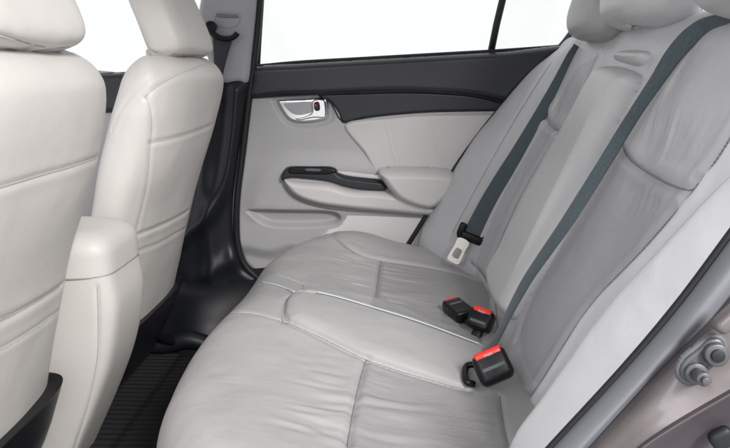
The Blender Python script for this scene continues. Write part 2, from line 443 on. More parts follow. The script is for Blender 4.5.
# near bolster turns back towards the door opening
off -= .105*np.clip((bc-.035-BY)/.22, 0, 1)**1.7
off += -.014*gauss(BY, .99, .09)*gauss(hz, .45, .5)-.014*gauss(BY, 1.53, .06)*gauss(hz, .45, .5)
off += .014*gauss(BY, .97, .10)*gauss(hz, .80, .16)+.010*gauss(BY, 1.55, .08)*gauss(hz, .85, .14)
off += .020*gauss(BY, 1.27, .15)
PB = np.stack([BX+nx*off*vis, BY, BZ+nz_*off*vis], -1)
S = Surf(PB); S.sign = 1
if S.N[150, 200, 0] > 0: S.sign = -1
s0 = S.sign
# gathers above the U seam of the near back
def wr2(poly, amp, fx, fy, seed, soft=.02, fade=None):
    ln, _ = S.trace(poly, curved=False)
    if ln is None: return
    sd, _, _ = poly_sd(ln[:, 1:], S.P[..., 1], S.P[..., 2])
    w = sstep(0, soft, sd)*sstep(.6, .5, S.P[..., 0])
    q = np.sqrt(.0025+fbm(S.P[..., 1]*fy+seed+1.2*vnoise(S.P[..., 1]*8, S.P[..., 2]*8), S.P[..., 2]*fx+seed, 2)**2)-.3
    S.P += (S.N*S.sign)*(amp*w*q)[..., None]
wr2([(640, 100), (622, 140), (625, 160), (645, 175), (690, 190), (715, 150), (715, 90), (660, 80)], .020, 4, 34, 3.3, .09)
wr2([(622, 160), (645, 176), (690, 192), (672, 225), (610, 225)], .012, 4, 34, 8.1, .04)
wr2([(550, 90), (545, 125), (560, 130), (572, 125), (590, 80)], .006, 4, 34, 5.7, .03)
S.P += S.N*S.sign*(.004*fbm(S.P[..., 1]*9, S.P[..., 2]*8))[..., None]*vis[..., None]
S.refresh(); S.sign = s0
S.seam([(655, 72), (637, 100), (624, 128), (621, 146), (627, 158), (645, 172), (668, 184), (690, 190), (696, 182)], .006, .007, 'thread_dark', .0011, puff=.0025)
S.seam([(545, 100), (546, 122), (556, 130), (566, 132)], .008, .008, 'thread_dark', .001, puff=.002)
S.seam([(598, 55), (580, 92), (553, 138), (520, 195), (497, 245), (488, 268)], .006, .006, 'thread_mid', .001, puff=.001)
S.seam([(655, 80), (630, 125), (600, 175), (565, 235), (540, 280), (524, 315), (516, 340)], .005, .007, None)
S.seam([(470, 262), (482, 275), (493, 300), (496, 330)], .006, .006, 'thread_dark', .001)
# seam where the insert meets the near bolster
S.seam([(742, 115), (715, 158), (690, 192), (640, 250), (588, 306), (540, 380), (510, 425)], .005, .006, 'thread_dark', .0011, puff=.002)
S.seam([(560, 52), (548, 66), (515, 118), (480, 180), (452, 232)], .003, .006, 'thread_mid', .001)
fc = S.P.reshape(-1, 3)[S.faces].mean(1)
mi = np.zeros(len(S.faces), int)
def zone2(poly):
    ln, _ = S.trace(poly, curved=False); sd, _, _ = poly_sd(ln[:, 1:], fc[:, 1], fc[:, 2]); return (sd > 0) & (fc[:, 0] < .5)
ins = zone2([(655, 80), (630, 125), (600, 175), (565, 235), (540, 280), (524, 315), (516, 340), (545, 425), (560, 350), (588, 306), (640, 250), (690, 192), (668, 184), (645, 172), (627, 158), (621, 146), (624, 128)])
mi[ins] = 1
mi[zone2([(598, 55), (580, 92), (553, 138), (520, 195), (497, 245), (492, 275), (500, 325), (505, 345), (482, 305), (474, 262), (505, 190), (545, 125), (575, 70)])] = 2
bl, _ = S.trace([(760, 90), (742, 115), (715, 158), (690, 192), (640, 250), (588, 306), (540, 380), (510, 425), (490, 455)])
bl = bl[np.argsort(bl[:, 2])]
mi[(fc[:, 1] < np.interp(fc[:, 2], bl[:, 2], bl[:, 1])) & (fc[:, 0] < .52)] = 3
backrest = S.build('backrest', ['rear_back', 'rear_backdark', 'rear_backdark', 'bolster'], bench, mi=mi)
BACK = S

# ---- folding armrest pad in the middle of the backrest
bn = np.array([-.936, 0, .353])
apl = Plane(np.array([.24, 1.25, -.54])+bn*.030, bn, (0, -1, 0))
arm_out = [(611, 64), (600, 76), (581, 110), (555, 158), (532, 200), (510, 242), (494, 274), (493, 294), (500, 312), (508, 318), (518, 303), (540, 258), (566, 205), (595, 150), (618, 105), (632, 78), (628, 68)]
arm = relief('folding_armrest', apl, arm_out, .058, .034, 'arm_leather', bench, res=.003, base=-.030, label='pale folding middle armrest set upright in the backrest')
pull = relief('release_tab', Plane(np.array([.24, 1.25, -.54])+bn*.022, bn, (0, -1, 0)), [(624, 48), (616, 55), (613, 62), (626, 66.5), (637, 65), (645, 54), (643, 48)], .040, .020, 'arm_leather', bench, res=.003, base=-.028)

# ---- rear headrests
def headrest(cx, cy, cz, w, h, th, lean, name, mat, parent, seam_u=None, n=3.0, posts=(), fwd=0.0, box=3.4, taper=0.0):
    segs = 90; rows = 60; P = []
    for i in range(rows):
        t = math.sin(math.pi*(i/(rows-1)-.5))
        k = (1-abs(t)**box)**(1/box) if abs(t) < 1 else 0
        k = max(k, .02)
        ring = superring(0, 0, t*h/2, th/2*k**1.0, w/2*(1-taper*max(0, t+.6)**1.5)*(.86+.14*k)*k**.6, n, segs)
        ring[:, 0] += fwd*(t*t)*0+.012*(ring[:, 1]/(w/2))**2     # face curls back at the sides
        P.append(ring)
    P = np.array(P)
    c, s_ = math.cos(lean), math.sin(lean)
    Q = P.copy(); Q[..., 0] = P[..., 0]*c+P[..., 2]*s_; Q[..., 2] = -P[..., 0]*s_+P[..., 2]*c
    Q += np.array([cx, cy, cz])
    S = Surf(Q, wrap=True)
    cc = Q[rows//2].mean(0)
    if ((S.N[rows//2, 0])@(Q[rows//2, 0]-cc)) < 0: S.sign = -1
    s0 = S.sign; S.P += S.N*S.sign*(.003*fbm(S.P[..., 1]*14+cx, S.P[..., 2]*14))[..., None]; S.refresh(); S.sign = s0
    for sm in (seam_u or []): S.seam(sm, .0025, .004, 'thread', .0009, puff=.0005, lift=.3)
    o = S.build(name, mat, parent)
    for (px_, py_) in posts:
        a = Vector((px_, py_, cz-h/2+.05)); 
        v, f = tube([a-Vector((s_*.12, 0, .12)), a], .0065, 16); obj('post', v, f, 'chrome', o)
        
    return o
headrest(.470, 1.250, .170, .31, .20, .13, .30, 'headrest', 'arm_leather', bench, [[(612, -4), (614, 10), (622, 22), (634, 30)]], posts=((.515, 1.135), (.515, 1.33)))
headrest(.475, 1.545, .158, .28, .20, .12, .30, 'headrest', 'rear', bench, [[(598, -2), (600, 15), (610, 32)]], posts=((.515, 1.46), (.515, 1.63)))
headrest(.475, .850, .160, .33, .19, .13, .30, 'headrest', 'arm_leather', bench, posts=((.515, 1.0), (.515, .73)))
# ================================================================== FRONT SEATS
def front_seat(y0, y1, label, seams, seed, xs=0.033):
    yc = (y0+y1)/2; hw = (y1-y0)/2
    root = thing('front_seat', label, 'car seat', (-.8, yc, -.85), 'front seats seen from behind')
    rows, seg = 190, 220
    zz = np.linspace(-.66, .028, rows); P = []
    for z in zz:
        # rear face of the back: leans back towards the top
        xr = cint(z, [-.66, -.50, -.33, -.18, -.06, 0, .03], [-.682, -.643, -.594, -.537, -.502, -.503, -.515])+xs
        xf = np.interp(z, [-.66, -.4, -.2, 0, .03], [-.82, -.775, -.715, -.642, -.630])+xs
        t = np.clip((z-(-.035))/.063, 0, 1)
        k = math.sqrt(max(0, 1-t*t))
        W = hw*np.interp(z, [-.66, -.45, -.25, -.10, .03], [.89, .94, .975, .99, .93])
        W = W-.062*(1-k); D = (xr-xf)/2; D = D-.050*(1-k) if D > .052 else D*k
        D = max(D, .004); cxm = (xr+xf)/2
        r = superring(cxm, yc, z, D, W, 3.4, seg)
        # the front of the back has side wings that pinch the section; rear face slightly crowned
        q = (r[:, 1]-yc)/W
        rear = r[:, 0] > cxm
        r[:, 0] -= .014*np.abs(q)**3*np.clip((r[:, 0]-cxm)/(.7*D), 0, 1)
        r[:, 1] = yc+(r[:, 1]-yc)*np.where(rear, 1.0, 1-.10*np.clip((cxm-r[:, 0])/D, 0, 1))
        P.append(r)
    S = Surf(np.array(P), wrap=True)
    c = S.P[100].mean(0); s0 = 1
    if S.N[100, 0]@(S.P[100, 0]-c) < 0: s0 = -1
    S.sign = s0
    # map pocket swells out below its lip, lower shell
    rear = S.P[..., 0] > (S.P[100, :, 0].mean()-.2)
    S.P += S.N*S.sign*(.004*fbm(S.P[..., 1]*6+seed, S.P[..., 2]*6))[..., None]
    S.refresh(); S.sign = s0
    for sm in seams:
        S.seam(sm[0], sm[1], sm[2], sm[3], sm[4] if len(sm) > 4 else .0009, puff=.0005)
    o = S.build('backrest', 'seat_light', root)
    return root, S, o
SL = front_seat
far_root, farS, far_o = SL(1.33, 1.86, 'ivory front seat on the far side, next to the door pillar',
    [([(146, 98), (150, 108), (152, 128), (150, 150), (147, 185), (138, 225), (132, 245)], .0018, .0045, 'thread_mid'),
     ([(144, 98), (158, 86), (180, 74), (205, 64)], .0014, .0045, 'thread_mid'),
     ([(112, 130), (124, 104), (142, 84), (168, 68)], .0012, .004, None),
     ([(150, 143), (175, 138), (200, 130), (221, 121)], .0024, .005, 'thread_mid'),
     ([(134, 236), (160, 226), (182, 215), (198, 204), (206, 198)], .0036, .005, 'thread_mid'),
     ([(136, 252), (160, 243), (182, 230), (196, 220), (204, 213)], .0018, .0045, 'thread')], 1.3)
near_root, nearS, near_o = SL(.58, 1.125, 'ivory front seat nearest the camera, cropped at the left edge',
    [([(-30, 195), (0, 188), (40, 176), (72, 167), (97, 158), (109, 153)], .0024, .005, 'thread_mid'),
     ([(-30, 330), (0, 322), (36, 303), (60, 287), (77, 272), (90, 259)], .0045, .006, 'thread_mid'),
     ([(-30, 362), (0, 350), (36, 328), (60, 310), (77, 298), (88, 290)], .0018, .0045, 'thread'),
     ], 4.1)
def fhead(root, cy, seams, cx=-.562, cz=.122, w=.275):
    o = headrest(cx, cy, cz, w+.015, .215, .105, -.34, 'headrest', 'rest_light', root, seams, n=3.8, box=6.0, taper=.10)
    for dy in (-.075, .075):
        v, f = tube([(cx-.005, cy+dy, -.06), (cx-.01, cy+dy, .06)], .007, 14); obj('post', v, f, 'chrome', o)
        v, f = rbox((cx-.008, cy+dy, .034), np.eye(3), (.036, .045, .018), .006); obj('post_guide', v, f, 'rest_light', o)
fhead(far_root, 1.605, [[(125, -4), (133, 20), (147, 46), (156, 54)], [(150, 52), (175, 55), (205, 56), (214, 52)]])
fhead(near_root, .865, [[(-10, 34), (0, 36), (30, 45), (55, 49), (79, 46)]], cx=-.548)
# dark lower shells
def shell(root, S, yc, hw, top_pts, x0):
    pass
def lower_shell(root, y0, y1, xs, rim=-.59):
    yc = (y0+y1)/2; hw = (y1-y0)/2; P = []
    for z in np.linspace(-.80, rim, 40):
        xr = np.interp(z, [-.80, -.66, -.50], [-.690, -.630, -.573])+xs
        xf = xr-.20
        P.append(superring((xr+xf)/2, yc, z, .10, hw*np.interp(z, [-.80, -.7, -.50], [.70, .90, .945]), 4.5, 120))
    P = np.array(P)
    # slanted upper rim: higher towards the far side
    S = Surf(P, wrap=True); c = P[20].mean(0)
    if S.N[20, 0]@(P[20, 0]-c) < 0: S.sign = -1
    return S
for root, y0, y1, sl in ((far_root, 1.33, 1.86, -.625), (near_root, .58, 1.125, -.58)):
    S = lower_shell(root, y0, y1, -.012, sl)
    k = S.P[..., 1]
    S.build('lower_shell', 'black_trim', root)
    # rails and cushion under it
    for yy in (y0+.08, y1-.08):
        v, f = rbox((-1.05, yy, -.815), np.eye(3), (.50, .035, .03), .006); obj('seat_rail', v, f, 'black', root)
    v, f = rbox((-.98, (y0+y1)/2, -.60), np.eye(3), (.52, y1-y0-.01, .17), .06, 6); obj('cushion', v, f, 'seat_light', root)

# ================================================================== CENTRE CONSOLE
con = thing('centre_console', 'ivory centre console box between the two front seats', 'console', (-.75, 1.215, -.85))
P = []
for z in np.linspace(-.86, -.39, 130):
    xr = cint(z, [-.86, -.70, -.58, -.47, -.40, -.34], [-.700, -.620, -.570, -.545, -.548, -.556])
    hw = np.interp(z, [-.86, -.6, -.34], [.098, .096, .094])
    P.append(superring(xr-.25, 1.218, z, .25, hw, 8, 160))
S = Surf(P, wrap=True); c = S.P[60].mean(0)
if S.N[60, 0]@(S.P[60, 0]-c) < 0: S.sign = -1
S.seam([(97, 287), (98, 320), (97, 360), (88, 405), (74, 450)], .003, .004, 'thread_mid', .0008)
S.build('body', 'seat_light', con)
# padded lid
P = []
for z in np.linspace(-.398, -.308, 60):
    t = (z+.398)/.090; k = math.sqrt(max(0, 1-max(0, (t-.50)/.50)**2.4)); k2 = 1-.10*max(0, 1-t/.10)**2
    P.append(superring(-.548-.25, 1.218, z, (.25-.050*(1-k))*k2, (.104-.040*(1-k))*k2, 6, 160))
for q in (.9, .75, .5, .25, .02): P.append(superring(-.548-.25, 1.218, -.308+.004*(1-q), .20*q, .064*q, 4, 160))
S = Surf(P, wrap=True)
if S.N[20, 0]@(S.P[20, 0]-S.P[20].mean(0)) < 0: S.sign = -1
S.build('armrest_lid', 'seat_light', con)
# ================================================================== FAR REAR DOOR
door = thing('rear_door', 'closed far rear door with dark upper trim and grey panel', 'car door', (0, 1.97, -.7))
def dpl(y): return Plane((0, y, 0), (0, -1, 0), (1, 0, 0))
d0 = dpl(1.955)
card = [(253, 76), (247, 100), (243, 150), (238, 200), (238, 240), (242, 258), (249, 268), (262, 276), (300, 292), (450, 292), (585, 150), (600, 66), (430, 70)]
handle_dish = np.array([d0.px(*p) for p in catmull([(274, 102), (279, 98), (328, 95), (334, 106), (334, 120), (318, 127), (300, 127), (286, 122)], 3, closed=True)])
bulge = np.array([d0.px(*p) for p in catmull([(262, 180), (275, 168), (300, 163), (360, 165), (450, 170), (520, 190), (520, 215), (360, 212), (268, 208), (256, 205)], 3, closed=True)])
pocket = np.array([d0.px(*p) for p in catmull([(250, 208), (290, 208), (330, 209), (341, 214), (340, 220), (330, 224), (300, 226), (274, 225), (262, 221), (252, 213)], 3, closed=True)])
lightp = np.array([d0.px(*p) for p in catmull([(352, 209), (427, 215), (450, 220), (430, 240), (340, 240), (330, 228), (343, 223)], 3, closed=True)])
lowr = np.array([d0.px(*p) for p in catmull([(230, 250), (270, 252), (300, 250), (330, 300), (230, 300)], 3, closed=True)])
def card_feats(a, b_, d):
    h = -.010*sstep(-.006, .012, poly_sd(handle_dish, a, b_)[0])
    h = h+.014*sstep(-.05, .02, poly_sd(bulge, a, b_)[0])
    h = h-.028*sstep(-.004, .016, poly_sd(pocket, a, b_)[0])
    
    h = h-.018*sstep(-.02, .03, poly_sd(lowr, a, b_)[0])
    return h
relief('door_panel', d0, card, .022, .018, 'door_grey', door, res=.0035, feats=card_feats, smooth_outline=True)
d1 = dpl(1.945)
relief('upper_trim', d1, [(256.5, 67), (300, 63.5), (360, 60), (430, 56), (500, 52), (585, 46), (560, 80), (525, 114), (508, 104), (480, 97), (440, 93.5), (400, 92), (360, 93), (320, 95), (285, 96), (251, 98), (253, 80)], .032, .020, 'door_dark', door, res=.003)
relief('accent_panel', dpl(1.950), [(318, 94), (360, 92), (400, 91), (440, 92), (480, 96), (520, 108), (512, 111), (470, 111.5), (430, 112.5), (395, 115), (365, 118.5), (344, 123), (338, 113), (330, 102)], .022, .008, 'door_wedge', door, res=.003)
v, f = tube([Y(u, w, 1.925) for u, w in catmull([(252, 97.5), (285, 95.8), (320, 94.3), (360, 92.2), (400, 91.2), (440, 92.5), (480, 96.5), (510, 104.5), (520, 110)], 6)], .0028, 8)
obj('trim_gap', v, f, 'rubber', door)
v, f = tube([Y(u, w, 1.932) for u, w in catmull([(319, 95), (331, 103), (343, 122.5), (365, 118), (395, 114.5), (430, 112), (470, 111), (514, 110.5)], 6)], .0022, 8)
obj('trim_gap', v, f, 'rubber', door)
# leather insert
relief('door_insert', dpl(1.950), [(345, 123), (395, 115.5), (430, 113), (508, 111), (560, 100), (520, 190), (460, 200), (400, 184), (378, 176), (364, 153)], .030, .012, 'door_light', door, res=.003,
       seams=[([(382, 116), (388, 140), (397, 175)], .0022, .0026), ([(387, 116), (393, 140), (402, 175)], .0012, .0022), ([(427, 112), (434, 140), (443, 172)], .0022, .0026), ([(432, 112), (439, 140), (448, 172)], .0012, .0022)])
relief('lower_insert', dpl(1.945), [(350, 211), (380, 212), (427, 215), (470, 222), (450, 245), (330, 240), (326, 230), (338, 225), (344, 218)], .022, .008, 'door_pale', door, res=.003)
# armrest
d2 = dpl(1.945)
relief('armrest_body', d2, [(281, 174), (287, 169), (300, 170), (335, 174), (380, 182), (430, 195), (470, 205), (465, 219), (428, 215), (390, 211), (350, 211.5), (315, 206.5), (293, 197), (283, 185)], .044, .030, 'door_grey', door, res=.0028)
relief('armrest_border', dpl(1.940), [(282, 175), (285, 168.5), (291, 165), (310, 165), (333, 165.5), (343, 172.5), (362, 176), (384, 179.5), (385, 189), (362, 188.5), (345, 185.5), (330, 180.5), (310, 178), (293, 177), (285, 180)], .052, .010, 'door_wedge', door, res=.0025,
       feats=None)
relief('switch_panel', dpl(1.892), [(288, 170), (294, 167), (330, 167.5), (336, 172), (326, 175), (300, 174.5), (290, 174)], .006, .006, 'black', door, res=.0025)
relief('grab_strip', dpl(1.892), [(337, 171.5), (345, 171.3), (380, 175.5), (380, 179), (360, 177.5), (344, 175)], .006, .004, 'door_light', door, res=.0022)
relief('window_switch', dpl(1.886), [(306, 168.5), (320, 168.8), (320, 171.5), (306, 171)], .008, .004, 'rubber_grey', door, res=.0015)
relief('armrest_shell', dpl(1.925), [(284, 176.5), (300, 178.5), (330, 181), (352, 187), (386, 189), (430, 200), (434, 214), (390, 211), (350, 207.5), (316, 202.5), (294, 193)], .050, .022, 'door_light', door, res=.0026)
relief('armrest_pad', dpl(1.925), [(378, 171), (383, 166.5), (410, 166), (443, 167.5), (455, 173), (453, 186), (444, 198), (432, 206), (418, 205), (400, 198), (391, 190), (383, 180)], .085, .026, 'door_light', door, res=.0028,
       label='padded armrest of the far door')
# inside handle
relief('handle_bezel', dpl(1.938), [(278, 102), (283, 99.5), (305, 98.5), (323, 97.5), (328, 102), (328, 117), (318, 121), (300, 122.5), (288, 118)], .012, .007, 'chrome', door, res=.0014)
relief('handle_cup', dpl(1.9275), [(283.5, 104), (290, 102.8), (312, 101.8), (314, 106), (312, 112), (304, 114.5), (297, 115), (290, 112)], .0030, .002, 'pillar_grey', door, res=.0014)
relief('door_handle', dpl(1.928), [(312, 103), (315, 99.5), (323, 99), (326, 103), (327, 113), (325, 118), (314, 118), (300, 120.5), (295, 118), (304, 116.2), (312, 112)], .016, .005, 'chrome', door, res=.0012)
relief('lock_button', dpl(1.914), [(314, 103), (319, 102), (320, 110), (315, 110.5)], .007, .003, 'rubber', door, res=.001)
relief('lock_mark', dpl(1.9075), [(315, 104.5), (316.5, 104.2), (316.8, 106.5), (315.3, 106.8)], .002, .001, 'red', door, res=.0007)
# window frame, divider and panes (frame leans inwards above the belt line)
def fr(pts, y, w, name, mat, parent, r=.5):
    v, f = tube([Y(u, ww, y) for u, ww in catmull(pts, 8)], w, 10); return obj(name, v, f, mat, parent)
fr([(256, 66.5), (300, 62.5), (360, 59), (430, 55), (500, 51), (570, 46)], 1.955, .006, 'belt_seal', 'rubber', door)
fr([(258.5, 68), (260, 40), (262.5, 0), (265, -60)], 1.965, .005, 'window_channel', 'rubber', door)
v, f = tube([Y(491, 52, 1.965), Y(496.5, 25, 1.96), Y(503, -2, 1.955), Y(518, -60, 1.94)], .0105, 10); obj('window_divider', v, f, 'rubber', door)
# upper frame line sloping down to the rear corner
fr([(548, 62), (566, 44), (583, 18), (592, -10), (600, -60)], 1.95, .016, 'window_frame', 'door_wedge', door)
def pane(pts, y, name, parent):
    P = [Y(u, w, y) for u, w in pts]; P2 = [p+np.array([0, .004, 0]) for p in P]; n = len(P)
    obj(name, P+P2, [tuple(range(n)), tuple(range(2*n-1, n-1, -1))]+[(i, i+n, (i+1) % n+n, (i+1) % n) for i in range(n)], 'glass', parent, smooth=False)
pane([(259, 72), (493, 56), (520, -62), (264, -62)], 1.968, 'window_pane', door)
pane([(493, 56), (552, 58), (568, 40), (592, -10), (600, -62), (520, -62)], 1.966, 'window_pane', door)

# rubber door seal round the opening, and pillar
pil = thing('door_pillar', 'grey and black centre door pillar behind the far front seat', 'car pillar', (-.52, 1.95, -.85))
relief('upper_cover', dpl(1.93), [(206, -60), (203, -10), (199, 20), (205, 50), (222, 82), (240, 84), (250, 82), (254, 50), (259, 0), (262, -60)], .03, .022, 'pillar_grey', pil, res=.003)
relief('lower_cover', dpl(1.945), [(205, 78), (225, 77), (252, 78), (248, 110), (241, 160), (237, 200), (238, 240), (246, 264), (262, 282), (240, 330), (190, 345), (150, 350), (160, 250), (185, 230), (198, 170)], .035, .028, 'black_trim', pil, res=.0035,
       feats=lambda a, b_, d: .020*gauss(a, -.58, .03)*sstep(-.25, -.45, b_)+.012*fbm(a*6, b_*4, 2), seams=[([(240, 90), (236, 140), (228, 180), (212, 212), (186, 236)], -.022, .022), ([(236, 255), (215, 268), (195, 275)], -.012, .03)])
relief('belt_slot', dpl(1.90), [(214, 22), (216, 13), (222, 12), (234, 12.5), (240, 14), (239, 24), (232, 28), (220, 27)], .004, .003, 'pillar_grey', pil, res=.002, feats=lambda a, b_, d: -.006*sstep(.002, .006, d))
relief('slide_plate', dpl(1.899), [(217, 15), (220, 14), (237, 15.5), (237, 18), (219, 17.5)], .004, .002, 'flange', pil, res=.0015)
seal = fr([(262, -60), (260, 0), (256, 45), (250, 90), (243, 150), (237, 200), (237, 240), (243, 262), (254, 275), (275, 290), (300, 310)], 1.925, .0105, 'door_seal', 'rubber', pil)
fr([(257, -60), (255, 0), (251, 45), (245.5, 90), (239, 150), (233.5, 200), (233, 240), (239, 265), (250, 280), (270, 297)], 1.925, .005, 'seal_lip', 'rubber_grey', pil)

# sill / rear kick panel, floor
sill = thing('sill_trim', 'black moulded sill trim at the foot of the pillar', 'trim', (-.45, 1.92, -.85))
P = []
for x in np.linspace(-1.25, .1, 90):
    w = .05*gauss(x, -.60, .12)
    P.append(catmull([(x, 1.99, -.60-w), (x, 1.945, -.635-w*.5), (x, 1.90-w, -.68), (x, 1.855-w*1.4, -.75), (x, 1.83-w*1.5, -.80), (x, 1.80-w*1.5, -.86)], n=8))
S = Surf(P); 
if S.N[40, 20, 2] < 0: S.sign = -1
S.build('moulding', 'black_trim', sill)
fl = obj('floor', [(-2.0, .45, -.86), (1.2, .45, -.86), (1.2, 2.0, -.86), (-2.0, 2.0, -.86)], [(0, 1, 2, 3)], 'carpet'); structure(fl)
# ribbed mats
def matobj(x0, x1, y0, y1, label, parent=None):
    nx_, ny_ = 160, 420
    xs = np.linspace(x0, x1, nx_); yy = np.linspace(y0, y1, ny_); A, B = np.meshgrid(xs, yy, indexing='ij')
    rib = .0035*np.clip(np.sin(B*2*np.pi/.022)*1.6, -1, 1)*sstep(0, .3, np.abs(np.sin(A*np.pi/.16)))
    e = np.minimum(np.minimum(A-x0, x1-A), np.minimum(B-y0, y1-B))
    z = -.846+rib*sstep(.02, .03, e)+.012*sstep(.018, .006, e)-.014*sstep(.004, .0, e)+.012*sstep(x1-.12, x1, A)
    S = Surf(np.stack([A, B, z], -1))
    if S.N[5, 5, 2] < 0: S.sign = -1
    o = S.build('floor_mat', 'mat', None); o['label'] = label; o['category'] = 'floor mat'
matobj(-.92, -.30, 1.04, 1.79, 'black ribbed rubber mat on the floor behind the far front seat')
matobj(-.92, -.30, .50, 1.02, 'black ribbed rubber mat on the floor behind the near front seat')
# low runner moulding under the far seat
br = thing('seat_bracket', 'low dark seat mounting bolted to the floor under the far front seat', 'bracket', (-.55, 1.62, -.85))
v, f = tube(catmull([(-.80, 1.74, -.80), (-.70, 1.745, -.815), (-.62, 1.75, -.80), (-.54, 1.76, -.825), (-.44, 1.77, -.82)], n=8), [.028]*33, 14); obj('foot', v, f, 'black_trim', br)
v, f = tube(catmull([(-.70, 1.66, -.70), (-.685, 1.69, -.76), (-.66, 1.73, -.80)], n=8), .013, 12); obj('arm', v, f, 'black', br)
v, f = cyl((-.55, 1.735, -.80), (0, 0, 1), .010, .012); obj('bolt', v, f, 'black', br)

# front door far side
fd = thing('front_door', 'dark topped far front door glimpsed between the front seats', 'car door', (-1.1, 1.97, -.7))
relief('upper_trim', dpl(1.95), [(-80, 76), (60, 74), (215, 72), (208, 100), (190, 110), (-80, 115)], .03, .02, 'door_dark', fd, res=.006)
relief('door_panel', dpl(1.96), [(-80, 100), (205, 98), (190, 300), (-80, 330)], .02, .02, 'door_grey', fd, res=.008)
pane([(-80, 80), (214, 76), (200, -62), (-60, -62)], 1.968, 'window_pane', fd)

fr([(405, 250), (418, 229), (438, 197), (460, 161), (490, 121), (520, 86), (545, 63), (562, 50), (575, 30)], 1.902, .0075, 'rear_edge_gap_strip', 'rubber', door)  # black strip added to draw the dark gap between backrest and door
# C pillar inner trim + parcel shelf + rear glass
cp = thing('corner_pillar', 'grey corner pillar trim behind the rear seat', 'car pillar', (.62, 1.93, 0))
relief('cover', dpl(1.975), [(556, 60), (575, 35), (588, 5), (598, -60), (760, -60), (700, 60)], .02, .02, 'door_wedge', cp, res=.006)
v, f = rbox((.82, 1.22, .045), np.eye(3), (.52, 1.40, .03), .01); sh = obj('parcel_shelf', v, f, 'shelf'); sh['label'] = 'pale felt parcel shelf behind the rear headrests'; sh['category'] = 'shelf'
# ================================================================== BELTS
def ribbon_px(surf, pairs, lift=.008, n=90, fallback=None):
    """webbing laid over a surface: pixel pairs of its two edges"""
    A = catmull([p[0] for p in pairs], n=10); B = catmull([p[1] for p in pairs], n=10)
    A = resample(A, n); B = resample(B, n)
    La, Lb = [], []
    for a, b_ in zip(A, B):
        r_ = []
        for q in (a, b_, (a+b_)/2):
            h, nn, i, d = surf.tree().ray_cast(Vector((0, 0, 0)), Vector(ray(*q)).normalized())
            r_.append(None if h is None else d)
        La.append((a, b_, r_))
    ds = np.array([np.mean([x for x in r_ if x is not None]) if any(x is not None for x in r_) else np.nan for _, _, r_ in La])
    idx = np.arange(n); ok = ~np.isnan(ds); ds = np.interp(idx, idx[ok], ds[ok])
    for _ in range(12): ds[1:-1] = (ds[:-2]+2*ds[1:-1]+ds[2:])/4
    ds = ds-np.linspace(lift[0], lift[1], n) if isinstance(lift, tuple) else ds-lift
    pa = np.array([ray(*x[0])/np.linalg.norm(ray(*x[0]))*d for x, d in zip(La, ds)])
    pb = np.array([ray(*x[1])/np.linalg.norm(ray(*x[1]))*d for x, d in zip(La, ds)])
    return pa, pb
def ribbon(name, pa, pb, mat, parent, th=.0014, m_=8, crown=.001):
    n = len(pa); V = []; Fc = []
    c = (pa+pb)/2; t = np.gradient(c, axis=0); w = pb-pa; nn = np.cross(t, w); nn /= np.linalg.norm(nn, axis=1)[:, None]
    if (nn[n//2]@(-c[n//2])) < 0: nn = -nn
    for i in range(n):
        for s_ in (1, -1):
            for k in range(m_+1):
                q = k/m_; V.append(pa[i]*(1-q)+pb[i]*q+nn[i]*(th*s_+crown*math.sin(math.pi*q)))
    R = 2*(m_+1)
    for i in range(n-1):
        o0, o1 = i*R, (i+1)*R
        for k in range(m_): Fc.append((o0+k, o0+k+1, o1+k+1, o1+k)); q = m_+1; Fc.append((o0+q+k, o1+q+k, o1+q+k+1, o0+q+k+1))
        Fc.append((o0, o1, o1+m_+1, o0+m_+1)); Fc.append((o0+m_, o0+2*m_+1, o1+2*m_+1, o1+m_))
    return obj(name, V, Fc, mat, parent)
tmpB = BACK
b1 = thing('seat_belt', 'grey blue shoulder belt crossing the nearer backrest down to the lowest buckle', 'seat belt', (.3, 1.0, -.2), 'rear seat belts')
pa, pb = ribbon_px(tmpB, [((742, 10), (752, 21)), ((722, 14), (738, 22)), ((704, 18), (728, 27)), ((692, 24), (710, 32)), ((678, 36), (698, 42)), ((664, 54), (684, 57)), ((650, 78), (668, 78)), ((625, 117), (641, 116)), ((595, 166), (611, 165)), ((560, 222), (574, 223)), ((540, 252), (552, 253)), ((522, 280), (532, 281)), ((508, 308), (516, 308)), ((497, 332), (502, 334)), ((484, 350), (492, 353))], (.015, .15), 140)
tw_ = sstep(.45, .8, np.linspace(0, 1, len(pa)))[:, None]*.012       # the strap twists on its way down to the buckle
pa = pa+tw_*pa/np.linalg.norm(pa, axis=1)[:, None]; pb = pb-tw_*pb/np.linalg.norm(pb, axis=1)[:, None]
ribbon('webbing', pa, pb, 'webbing', b1)
b2 = thing('seat_belt', 'grey blue belt of the farther rear place, its steel tongue hanging free', 'seat belt', (.2, 1.75, -.3), 'rear seat belts')
pa, pb = ribbon_px(tmpB, [((574, 44), (580, 48)), ((566, 56), (573, 62)), ((552, 82), (562, 86)), ((537, 108), (549, 113)), ((514, 146), (528, 151)), ((494, 177), (509, 184)), ((478, 204), (494, 211)), ((463, 233), (481, 240))], .012, 110)
ribbon('webbing', pa, pb, 'webbing', b2)
